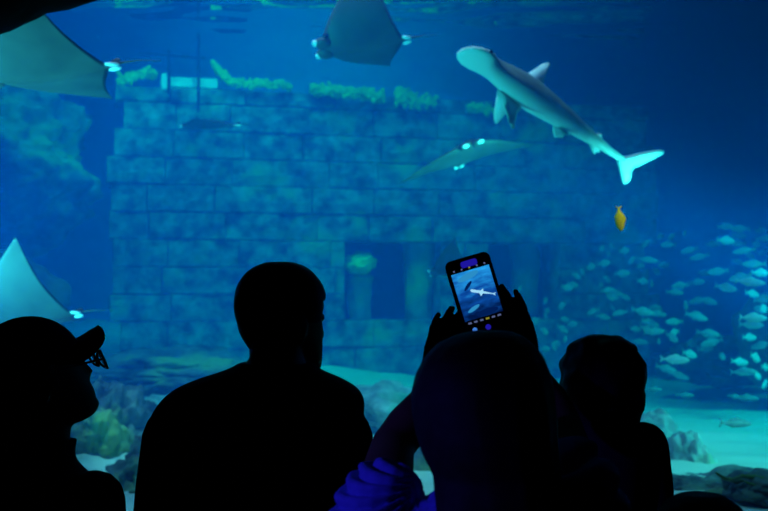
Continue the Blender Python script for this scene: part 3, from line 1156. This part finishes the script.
def hand(bm, wrist, d, n, s, k=1.0, curl=0.35, thumb_in=0.5):
    """wrist point, d towards the fingers, n palm normal, s towards the thumb"""
    d = V(d).normalized()
    n = (V(n) - d * V(n).dot(d)).normalized()
    s = (V(s) - d * V(s).dot(d) - n * V(s).dot(n)).normalized()
    rings = []
    for t, hw, th in ((-0.015, .027, .021), (0.01, .030, .019), (0.04, .039, .017), (0.075, .042, .014), (0.095, .038, .011)):
        c = V(wrist) + d * t * k
        rings.append([c + (s * cos(2 * pi * i / 14) * hw + n * sin(2 * pi * i / 14) * th) * k for i in range(14)])
    loft(bm, rings)
    for off, ln, r, sp in ((0.030, 0.074, .0090, 0.04), (0.010, 0.083, .0094, 0.01), (-0.011, 0.077, .0090, -0.03), (-0.031, 0.060, .0080, -0.07)):
        p = V(wrist) + d * 0.084 * k + s * off * k
        pts = [p - d * 0.02 * k, p]
        ang = 0.0
        for frac, c in ((0.45, 0.6), (0.31, 1.0), (0.24, 0.8)):
            ang += curl * c
            dd = (d * cos(ang) + n * sin(ang) + s * sp).normalized()
            p = p + dd * ln * frac * k
            pts.append(p)
        tube(bm, pts, [r * k, r * 1.02 * k, r * k, r * .9 * k, r * .78 * k], 9)
    p = V(wrist) + d * 0.018 * k + s * 0.026 * k
    d1 = (d * 0.65 + s * 0.75 + n * thumb_in * 0.5).normalized()
    d2 = (d * 0.85 + s * 0.35 + n * thumb_in).normalized()
    tube(bm, [p - s * 0.012 * k, p, p + d1 * 0.038 * k, p + d1 * 0.038 * k + d2 * 0.03 * k, p + d1 * 0.038 * k + d2 * 0.055 * k],
         [.013 * k, .0135 * k, .0115 * k, .0100 * k, .0085 * k], 9)


def ring_e(c, rx, ry, n=28, p=2.3):
    out = []
    for k in range(n):
        a = 2 * pi * k / n
        ca, sa = cos(a), sin(a)
        r = (abs(ca) ** p + abs(sa) ** p) ** (-1 / p)
        out.append(V((c[0] + rx * ca * r, c[1] + ry * sa * r, c[2])))
    return out


TORSO = [(0.86, 0, .150, .105), (0.93, 0, .165, .115), (1.00, 0, .158, .108), (1.08, 0, .148, .100), (1.17, 0, .155, .105), (1.26, 0, .168, .112), (1.33, -.003, .176, .110),
         (1.38, -.006, .172, .100), (1.415, -.010, .145, .086), (1.44, -.012, .105, .070), (1.465, -.010, .066, .060), (1.50, -.004, .054, .056), (1.55, .006, .051, .055)]


def lean(z):
    return min(1.0, max(0.0, (z - 1.40) / 0.11))


def person(label, loc, yaw=0.0, k=1.0, head_k=1.0, shoulder=1.0, head_yaw=0.0, head_pitch=0.0, head_roll=0.0, head_shift=(0, 0, 0), arms=None,
           shirt='cloth_black', trousers='cloth_black', sleeve=0.6, waist=1.0, collar=0.0, mid=None, voxel=0.006, hand_kw=({}, {}), fold=None, trap=0.0, torso=None, cut=1.475, sleeve_r=1.0):
    """standing figure; local +Y is the way it faces. arms: per side (shoulder, elbow, wrist, dir, palm normal, thumb side) in local metres"""
    root = empty('person', loc, label, 'person', None)
    B = M.Rotation(yaw, 4, 'Z') @ M.Scale(k, 4)          # local -> relative to root
    tor = [(z, y, rx * (shoulder if z > 1.05 else 1) * (waist if z < 1.3 else 1), ry) for z, y, rx, ry in TORSO]
    if torso: tor = torso
    H = B @ M.Translation(V((0, 0.012, 1.50)) + V(head_shift)) @ M.Rotation(head_yaw, 4, 'Z') @ M.Rotation(head_pitch, 4, 'X') @ M.Rotation(head_roll, 4, 'Y') @ M.Translation(V((0, 0.012, 0.135 * head_k))) @ M.Scale(head_k, 4)
    if arms is None:
        arms = []
        for s in (-1, 1):
            sh = V((s * 0.175 * shoulder, -0.01, 1.385))
            el = V((s * (0.215 * shoulder + 0.01), -0.03, 1.095))
            wr = V((s * (0.215 * shoulder + 0.015), 0.04, 0.85))
            arms.append((sh, el, wr, (0.02 * s, 0.15, -1), (-s, 0, 0), (0, 1, 0)))
    # ---- body
    bm = bmesh.new()
    rows = interp_rings(tor, 40)
    loft(bm, [[B @ p for p in ring_e((head_shift[0] * lean(z), y, z), rx * 0.95, ry * 0.95)] for z, y, rx, ry in rows])
    hn = H @ V((0, -0.02, -0.06))
    tube(bm, [B @ V((head_shift[0] * .4, -0.006, 1.44)), B @ V((head_shift[0] * .9, 0, 1.50)), hn], [0.056 * k, 0.053 * k, 0.056 * k * head_k], 18)
    head_shape(bm, H)
    for i, s in enumerate((-1, 1)):
        sh, el, wr, hd, hn_, hs = arms[i]
        sh, el, wr = V(sh), V(el), V(wr)
        up = (sh + el) / 2
        lo = (el * 0.65 + wr * 0.35)
        tube(bm, [B @ p for p in (V((s * 0.09, -0.01, 1.37)), sh, up, el, lo, wr)], [r * k for r in (.055, .054, .045, .037, .038, .026)], 16)
        R3 = B.to_3x3().normalized()
        hand(bm, B @ wr, R3 @ V(hd), R3 @ V(hn_), R3 @ V(hs), k, **hand_kw[i])
        # leg
        tube(bm, [B @ V(p) for p in ((s * .075, 0, .90), (s * .092, 0, .80), (s * .098, .01, .50), (s * .10, -.012, .33), (s * .102, -.02, .09))],
             [r * k for r in (.085, .086, .056, .054, .036)], 18)
        tube(bm, [B @ V(p) for p in ((s * .102, -.045, .045), (s * .105, .05, .035), (s * .112, .15, .026))], [r * k for r in (.034, .036, .026)], 12)
    link_mesh('body', fuse(bm, voxel), MAT['skin'], root)
    # ---- shirt
    bm = bmesh.new()
    rows2 = [r for r in rows if r[0] < cut + collar]
    loft(bm, [[B @ p for p in ring_e((head_shift[0] * lean(z), y, z), rx + .012 + trap * exp(-((z - 1.44) / .03) ** 2), ry + .014)] for z, y, rx, ry in rows2])
    for i, s in enumerate((-1, 1)):
        sh, el, wr = V(arms[i][0]), V(arms[i][1]), V(arms[i][2])
        tube(bm, [B @ V((s * 0.05, -0.01, 1.37)), B @ V((sh.x * .78, sh.y * .78, sh.z * .7 + 1.37 * .3))], [.060 * k, .050 * k], 20)
        if sleeve <= 1:
            pts = [sh, sh * 0.5 + (sh * (1 - sleeve) + el * sleeve) * 0.5, sh * (1 - sleeve) + el * sleeve]
            rr = [.064 * sleeve_r, .062 * sleeve_r, .056 * sleeve_r]
        else:
            f = sleeve - 1
            pts = [sh, (sh + el) / 2, el, el * (1 - f) + wr * f]
            rr = [.063, .057, .050, .042]
        tube(bm, [B @ p for p in pts], [r * k for r in rr], 20)
    me = fuse(bm, voxel)
    if fold:
        fold(me, root)
    link_mesh('shirt', me, MAT[shirt], root)
    # ---- trousers and shoes
    bm = bmesh.new()
    loft(bm, [[B @ p for p in ring_e((0, 0, z), rx, ry)] for z, rx, ry in ((0.80, .155, .115), (0.86, .172, .124), (0.93, .178, .128), (1.0, .170, .120), (1.02, .168, .118))])
    for s in (-1, 1):
        tube(bm, [B @ V(p) for p in ((s * .08, 0, .88), (s * .093, 0, .78), (s * .098, .01, .50), (s * .10, -.012, .33), (s * .102, -.018, .08))],
             [r * k for r in (.092, .096, .075, .070, .062)], 20, round_ends=False)
    link_mesh('trousers', fuse(bm, 0.008), MAT[trousers], root)
    for s in (-1, 1):
        bm = bmesh.new()
        loft(bm, [[B @ V((s * .104 + cx + w_ * cos(a), y, max(0.001, zc + h * sin(a)))) for a in [2 * pi * q / 18 for q in range(18)]]
                  for y, w_, h, zc, cx in ((-.09, .022, .03, .04, 0), (-.075, .036, .052, .05, 0), (-.02, .042, .060, .055, 0), (.06, .046, .045, .042, s * .004),
                                           (.13, .046, .034, .034, s * .008), (.18, .034, .026, .028, s * .01), (.20, .014, .014, .022, s * .01))])
        link('shoe', bm, MAT['shoe'], root)
    return root, B, H


def hair_cap(root, H, grow, zmin, ymax, lump, name='hair', extra=None, voxel=0.006, yfade=0.0):
    """hair: skull shell with the face left free"""
    bm = bmesh.new()
    n = 48
    rings = []
    for (z, yc, ry, rx) in interp_rings(HEAD_RINGS, 36):
        ring = []
        for q in range(n):
            a = 2 * pi * q / n
            g = grow
            yy = yc + ry * sin(a)
            lim = ymax + max(0, (z - 0.045)) * 3.0
            if yy > lim: g = -0.004
            if z < zmin + (0.05 if yy > 0.0 else 0) + (0.02 if abs(cos(a)) > .8 else 0): g = -0.006
            p = V((rx * cos(a), yy, z)) + V((cos(a), sin(a), 0)) * g + V((0, 0, max(g, 0) * max(0, (z - 0.06) / 0.06)))
            if lump and g > 0:
                p += V((cos(a), sin(a), 0.3)).normalized() * lump * noise.noise(p * 38)
            ring.append(H @ p)
        rings.append(ring)
    loft(bm, rings)
    if extra:
        extra(bm)
    return link_mesh(name, fuse(bm, voxel, 1), MAT['hair'], root)


def eyes(root, H):
    for s in (-1, 1):
        bm = bmesh.new()
        sc = H.to_scale().x
        ellipsoid(bm, H @ V((s * 0.031, 0.076, 0.010)), .0115 * sc, .0115 * sc, .0115 * sc, None, 12, 8)
        link('eye', bm, MAT['eye'], root)


def at_px(px, Y):
    return P(px, 255, Y).x


# --- man seen from behind
x0 = at_px(259, 2.27)
MK = 1.03
man_torso = [(0.86, 0, .165, .125), (0.95, 0, .180, .135), (1.05, 0, .182, .130), (1.15, 0, .186, .125), (1.25, 0, .200, .125), (1.33, -.003, .208, .122), (1.37, -.006, .206, .116),
             (1.40, -.008, .205, .108), (1.43, -.010, .196, .100), (1.455, -.012, .174, .094), (1.475, -.012, .134, .086), (1.492, -.010, .088, .076), (1.51, -.008, .062, .066), (1.545, -.004, .054, .060), (1.58, .0, .052, .058)]
man_arms = []
for s_ in (-1, 1):
    man_arms.append(((s_ * .172, -.01, 1.355), (s_ * .208, -.03, 1.08), (s_ * .222, .04, .84), (.02 * s_, .15, -1), (-s_, 0, 0), (0, 1, 0)))
root, B, H = person('heavy-built man with short hair, dark shirt, seen from behind, face turned towards the phone', (x0, 2.27, 0), 0.0, MK, head_k=0.98, shoulder=1.1, arms=man_arms,
                    head_yaw=R(-46), head_shift=(0.038, 0.01, -0.044), sleeve=0.7, torso=man_torso, cut=1.515)
hair_cap(root, H, 0.010, -0.07, 0.055, 0.002)
eyes(root, H)

# --- person with a cap and spectacles
x0 = at_px(40, 2.2)
root, B, H = person('person in a peaked cap and spectacles, head turned towards the man', (x0, 2.2, 0), R(-22), 0.93, head_k=1.08, shoulder=0.92, head_yaw=R(-38), head_pitch=R(24), head_roll=R(0),
                    head_shift=(0.025, 0.02, -0.006), shirt='cloth_grey', sleeve=0.7, collar=0.03)
hair_cap(root, H, 0.008, -0.09, 0.03, 0.002, extra=lambda bm: ellipsoid(bm, H @ V((0, -0.065, -0.10)), 0.075, 0.05, 0.10))
eyes(root, H)
bm = bmesh.new()
rings = []
for i in range(11):
    t = i / 10 * pi / 2
    z = 0.03 + 0.107 * sin(t)
    r = cos(t)
    rings.append([H @ V(((0.088 * cos(a)) * max(r, .03), -0.004 + 0.114 * sin(a) * max(r, .03), z)) for a in [2 * pi * q / 40 for q in range(40)]])
loft(bm, rings)
cap = link('cap', bm, MAT['cloth_black'], root)
bm = bmesh.new()
pts_t, pts_b = [], []
rows = []
for j in range(9):
    t = j / 8
    row = []
    for i in range(17):
        a = R(15) + R(150) * i / 16
        inner = V((0.086 * cos(a), -0.004 + 0.110 * sin(a), 0.036))
        outv = V((0.080 * math.copysign(abs(cos(a)) ** 0.55, cos(a)), 0.015 + 0.148 * sin(a) ** 0.6, 0.036))
        p = inner * (1 - t) + outv * t
        p.z += 0.012 * t - 0.040 * (p.x / 0.08) ** 2 * t
        row.append(p)
    rows.append(row)
top = [[bm.verts.new(H @ (p + V((0, 0, .004)))) for p in r] for r in rows]
bot = [[bm.verts.new(H @ (p - V((0, 0, .004)))) for p in r] for r in rows]
for j in range(8):
    for i in range(16):
        bm.faces.new((top[j][i], top[j][i + 1], top[j + 1][i + 1], top[j + 1][i]))
        bm.faces.new((bot[j][i + 1], bot[j][i], bot[j + 1][i], bot[j + 1][i + 1]))
for i in range(16):
    bm.faces.new((top[8][i], top[8][i + 1], bot[8][i + 1], bot[8][i]))
    bm.faces.new((top[0][i + 1], top[0][i], bot[0][i], bot[0][i + 1]))
for j in range(8):
    bm.faces.new((top[j][0], top[j + 1][0], bot[j + 1][0], bot[j][0]))
    bm.faces.new((top[j + 1][16], top[j][16], bot[j][16], bot[j + 1][16]))
link('brim', bm, MAT['cloth_black'], cap)
bm = bmesh.new()
for s in (-1, 1):
    c = V((s * 0.034, 0.138, -0.014))
    tube(bm, [H @ (c + V((0.025 * cos(a), -0.006 * abs(cos(a)), 0.020 * sin(a)))) for a in [2 * pi * q / 24 for q in range(25)]], 0.0026, 8)
    tube(bm, [H @ V((s * 0.059, 0.130, -0.008)), H @ V((s * 0.080, 0.05, 0.012)), H @ V((s * 0.083, -0.03, 0.010)), H @ V((s * 0.080, -0.05, -0.008))], 0.0024, 8)
tube(bm, [H @ V((-0.010, 0.139, -0.010)), H @ V((0, 0.142, -0.007)), H @ V((0.010, 0.139, -0.010))], 0.0022, 8)
gl_ = link('spectacles', bm, MAT['frame'], root)
for s in (-1, 1):
    bm = bmesh.new()
    ellipsoid(bm, H @ V((s * 0.034, 0.136, -0.014)), 0.024, 0.0012, 0.019, H.to_3x3().normalized(), 20, 8)
    link('lens', bm, MAT['lens'], gl_)

# --- woman photographing with a phone
WY = 1.55
x0 = at_px(484, WY)
wk = 0.97


def wl(px, py, Y):                      # picture point to her own frame
    p = P(px, py, Y) - V((x0, WY, 0))
    return p / wk


armsW = [(wl(377, 529, 1.56), wl(393, 446, 1.74), wl(436, 388, 1.83), wl(449, 326, 1.86) - wl(436, 388, 1.83), (0.5, 0.85, 0.0), (0.85, -0.5, 0.1)),
         (wl(578, 508, 1.56), wl(558, 420, 1.80), wl(527, 368, 1.89), wl(505, 300, 1.895) - wl(527, 368, 1.89), (-0.35, 0.9, 0.0), (-0.9, -0.35, 0.1))]


def fold_sleeve(me, root):
    """crumpled folds fanning out over the raised shoulder"""
    c = P(428, 486, 1.55) - root.location
    nrm = [v.normal.copy() for v in me.vertices]
    for v, nn in zip(me.vertices, nrm):
        q = v.co - c
        r = sqrt(q.x ** 2 + q.z ** 2)
        if v.co.z > 1.25 and r > 0.012 and r < 0.30:
            a = math.atan2(q.z, q.x)
            f = sin(a * 33 + 3 * noise.noise(v.co * 9)) * 0.5 + 0.5
            v.co -= nn * 0.014 * (1 - f) ** 2 * min(1, r / 0.07)


root, B, H = person('long-haired woman in a pale shirt painted blue-lit, holding up a phone with both hands', (x0, WY, 0), 0.0, wk, head_k=1.0, shoulder=0.86, arms=armsW, shirt='cloth_blue_lit',
                    trousers='cloth_navy', sleeve=0.3, sleeve_r=1.25, head_pitch=R(6), voxel=0.005, hand_kw=({'curl': 0.22, 'thumb_in': 0.3}, {'curl': 0.24, 'thumb_in': 0.5}), fold=fold_sleeve, head_shift=(0, 0, -0.085))
eyes(root, H)
WOMAN = root


def long_hair(bm):
    r = root.location
    prof = [(330, 470, 506), (335, 452, 520), (343, 435, 530), (356, 423, 540), (374, 414, 547), (392, 410, 551), (412, 411, 553), (432, 415, 554), (450, 421, 555), (468, 431, 556), (500, 434, 556), (540, 436, 555), (580, 440, 550), (610, 450, 540)]
    rings = []
    for py, l, rr in prof:
        a = P(l, py, WY) - r
        b_ = P(rr, py, WY) - r
        cx, hw = (a.x + b_.x) / 2, (b_.x - a.x) / 2
        ring = []
        dep = min(0.115, hw * 1.15)
        yc = -0.03 if py < 440 else -0.03 - min(0.05, (py - 440) * 0.0006)
        if py > 440: dep = max(0.055, dep - (py - 440) * 0.0009)
        for q in range(36):
            t = 2 * pi * q / 36
            p = V((cx + hw * cos(t), yc + dep * sin(t), a.z))
            p += V((cos(t), sin(t), 0)) * 0.004 * noise.noise(V((t * 6, a.z * 4, 1)))
            ring.append(p)
        rings.append(ring)
    loft(bm, rings)


bm = bmesh.new()
long_hair(bm)
link_mesh('hair', fuse(bm, 0.006, 1), MAT['hair'], root)

# --- child with short curly hair, up on the step
x0 = at_px(603, 1.97)
root, B, H = person('short-haired child seen from behind, standing beside the woman with the phone', (x0, 1.97, 0.45), R(0), 0.70, head_k=1.22, shoulder=0.58, head_shift=(0, 0, -0.155),
                    shirt='cloth_black', sleeve=0.6, trap=0.01, voxel=0.005)
hair_cap(root, H, 0.016, -0.085, 0.05, 0.012, voxel=0.005)
eyes(root, H)

# --- head at the lower edge
x0 = at_px(704, 1.68)
root, B, H = person('small child, only the crown of the dark-haired head showing before the rubble ledge', (x0, 1.68, 0.0), R(10), 0.782, head_k=1.08, shoulder=0.85, head_shift=(0, 0, -0.02),
                    shirt='cloth_navy', sleeve=0.6, voxel=0.005)
hair_cap(root, H, 0.014, -0.085, 0.05, 0.006, voxel=0.005)
eyes(root, H)

# ------------------------------------------------------------------ phone
PY = 1.86
tl, tr = P(443.5, 263.5, PY), P(488, 250.5, PY)
bl = P(474, 346, PY)
ux = (tr - tl)
PWID = ux.length
ux = ux.normalized()
uz = (tl - bl)
uz = (uz - ux * uz.dot(ux)).normalized()
uz = (uz + V((0, 0.10, 0))).normalized()
ux = (ux - uz * ux.dot(uz)).normalized()
uy = uz.cross(ux)
PLEN = PWID * 2.02
ctr = (tl + tr) / 2 - uz * PLEN / 2
PM = M.Translation(ctr) @ M((ux, uy, uz)).transposed().to_4x4()
ph = bpy.data.objects.new('phone', None)
ph.matrix_world = PM
COL.objects.link(ph)
tag(ph, 'black phone held up in both hands, its lit screen showing the blue tank', 'phone')


def round_rect(w_, h, r, n=8):
    pts = []
    for cx, cz, a0 in ((w_ / 2 - r, h / 2 - r, 0), (-w_ / 2 + r, h / 2 - r, 90), (-w_ / 2 + r, -h / 2 + r, 180), (w_ / 2 - r, -h / 2 + r, 270)):
        for i in range(n + 1):
            a = R(a0 + 90 * i / n)
            pts.append((cx + r * cos(a), cz + r * sin(a)))
    return pts


bm = bmesh.new()
T2 = 0.0045
rings = []
for y, ins in ((-T2, 0.0012), (-T2 + 0.0012, 0), (T2 - 0.0012, 0), (T2, 0.0012)):
    rings.append([V((x, y, z)) for x, z in round_rect(PWID - 2 * ins, PLEN - 2 * ins, 0.0115)])
loft(bm, rings)
link('case', bm, MAT['phone'], ph, smooth=False)

# live picture on the screen
m, nt, b = new_mat('screen_picture')
b.inputs['Base Color'].default_value = (0, 0, 0, 1)
tc = nt.nodes.new('ShaderNodeTexCoord')
nz = nt.nodes.new('ShaderNodeTexNoise')
nz.inputs['Scale'].default_value = 55
nz.inputs['Detail'].default_value = 4
mp = nt.nodes.new('ShaderNodeMapping')
mp.inputs['Scale'].default_value = (0.7, 1, 2.0)
mp.inputs['Rotation'].default_value = (0, R(-15), 0)
nt.links.new(tc.outputs['Object'], mp.inputs[0])
nt.links.new(mp.outputs[0], nz.inputs['Vector'])
sp = nt.nodes.new('ShaderNodeSeparateXYZ')
nt.links.new(tc.outputs['Object'], sp.inputs[0])
ma = nt.nodes.new('ShaderNodeMath')
ma.operation = 'MULTIPLY_ADD'
ma.inputs[1].default_value = 7.0
ma.inputs[2].default_value = 0.02
nt.links.new(sp.outputs['Z'], ma.inputs[0])
mb = nt.nodes.new('ShaderNodeMath')
mb.operation = 'MULTIPLY_ADD'
mb.inputs[1].default_value = 0.9
nt.links.new(nz.outputs['Fac'], mb.inputs[0])
nt.links.new(ma.outputs[0], mb.inputs[2])
rp = nt.nodes.new('ShaderNodeValToRGB')
cr = rp.color_ramp
cr.elements[0].position = 0.25
cr.elements[0].color = (0.0, 0.008, 0.06, 1)
cr.elements[1].position = 1.0
cr.elements[1].color = (0.02, 0.38, 0.90, 1)
e = cr.elements.new(0.6)
e.color = (0.003, 0.07, 0.36, 1)
nt.links.new(mb.outputs[0], rp.inputs['Fac'])
nt.links.new(rp.outputs['Color'], b.inputs['Emission Color'])
b.inputs['Emission Strength'].default_value = 1.0
MAT['screen'] = m

SW = PWID * 0.84
SH = PWID * 1.04
scz = PLEN / 2 - PWID * 0.30 - SH / 2
bm = bmesh.new()
box(bm, (-SW / 2, -T2 - 0.0006, scz - SH / 2), (SW / 2, -T2 + 0.0002, scz + SH / 2))
scr = link('screen', bm, MAT['screen'], ph, smooth=False)


def screen_shape(name, pts, mat, y=-T2 - 0.0009):
    bm = bmesh.new()
    a = [bm.verts.new((x, y, z)) for x, z in pts]
    b_ = [bm.verts.new((x, y + 0.0002, z)) for x, z in pts]
    bm.faces.new(a)
    bm.faces.new(b_[::-1])
    for i in range(len(pts)):
        j = (i + 1) % len(pts)
        bm.faces.new((a[i], b_[i], b_[j], a[j]))
    return link(name, bm, mat, scr, smooth=False)


MAT['s_white'] = mat_emit('screen_pale', (0.35, 0.75, 1.0), 0.95)
MAT['s_mid'] = mat_emit('screen_mid_blue', (0.03, 0.33, 0.7), 0.8)
MAT['s_dark'] = mat_emit('screen_deep_blue', (0.0, 0.012, 0.09), 1.0)
MAT['s_icon'] = mat_emit('screen_icon', (0.12, 0.16, 0.35), 0.7)
MAT['s_button'] = mat_emit('screen_button', (0.05, 0.22, 0.75), 0.9)
MAT['s_violet'] = mat_emit('button_and_bezel_violet', (0.012, 0.008, 0.33), 1.0)  # button colour, also the glow painted for the bezel reflection
MAT['s_yellow'] = mat_emit('screen_yellow', (0.5, 0.45, 0.05), 0.5)
u = PWID
a = R(-24)


def place2(pts, cx, cz, sc, ang):
    return [(cx + sc * (x * cos(ang) - z * sin(ang)), cz + sc * (x * sin(ang) + z * cos(ang))) for x, z in pts]


shark2 = [(-.5, 0), (-.46, .055), (-.36, .06), (-.2, .05), (-.1, .06), (-.02, .15), (.0, .05), (.2, .03), (.36, .015), (.5, .06), (.44, -.0), (.5, -.06), (.36, -.015), (.2, -.03),
          (.0, -.05), (-.06, -.16), (-.14, -.05), (-.3, -.055), (-.44, -.05)]
screen_shape('pictured_shark', place2(shark2, u * 0.13, scz - u * 0.02, u * 0.56, a), MAT['s_white'])
lens2 = [(0.5 * cos(q), 0.14 * sin(q)) for q in [2 * pi * i / 14 for i in range(14)]]
screen_shape('pictured_ray', place2(lens2, u * -0.16, scz - u * 0.30, u * 0.30, R(20)), MAT['s_mid'])
screen_shape('pictured_ray', place2(lens2, u * -0.08, scz + u * 0.40, u * 0.5, R(12)), MAT['s_mid'])
screen_shape('pictured_gap', place2(lens2, u * -0.14, scz + u * 0.20, u * 0.26, R(40)), MAT['s_dark'])
screen_shape('pictured_gap', place2(lens2, u * 0.10, scz - u * 0.44, u * 0.5, R(3)), MAT['s_dark'])
sq = [(-.5, -.5), (.5, -.5), (.5, .5), (-.5, .5)]
for i in range(5):
    screen_shape('menu_icon', place2(sq, u * (-0.34 + 0.17 * i), PLEN / 2 - u * 0.245, u * 0.035, 0), MAT['s_yellow'] if i == 2 else MAT['s_icon'])
for i in range(6):
    screen_shape('mode_mark', place2([(-.5, -.25), (.5, -.25), (.5, .25), (-.5, .25)], u * (-0.33 + 0.13 * i), scz - SH / 2 - u * 0.06, u * 0.075, 0), MAT['s_yellow'] if i == 3 else MAT['s_icon'])
disc = [(0.5 * cos(q), 0.5 * sin(q)) for q in [2 * pi * i / 18 for i in range(18)]]
screen_shape('gallery_button', place2(disc, u * -0.27, scz - SH / 2 - u * 0.22, u * 0.10, 0), MAT['s_button'])
screen_shape('shutter_button', place2(disc, u * 0.02, scz - SH / 2 - u * 0.24, u * 0.12, 0), MAT['s_violet'])
bm = bmesh.new()
for p in [0]:
    rr = round_rect(u * 0.36, u * 0.14, u * 0.05)
    aa = [bm.verts.new((x + u * 0.02, -T2 - 0.0004, z + PLEN / 2 - u * 0.155)) for x, z in rr]
    bb = [bm.verts.new((x + u * 0.02, -T2 + 0.0001, z + PLEN / 2 - u * 0.155)) for x, z in rr]
    bm.faces.new(aa)
    bm.faces.new(bb[::-1])
    for i in range(len(rr)):
        j = (i + 1) % len(rr)
        bm.faces.new((aa[i], bb[i], bb[j], aa[j]))
o = link('bezel_reflection', bm, MAT['s_violet'], ph, smooth=False)  # reflection on the bezel, put in as a glowing patch
o['label'] = 'violet reflection on the top bezel of the phone, painted as a glow'
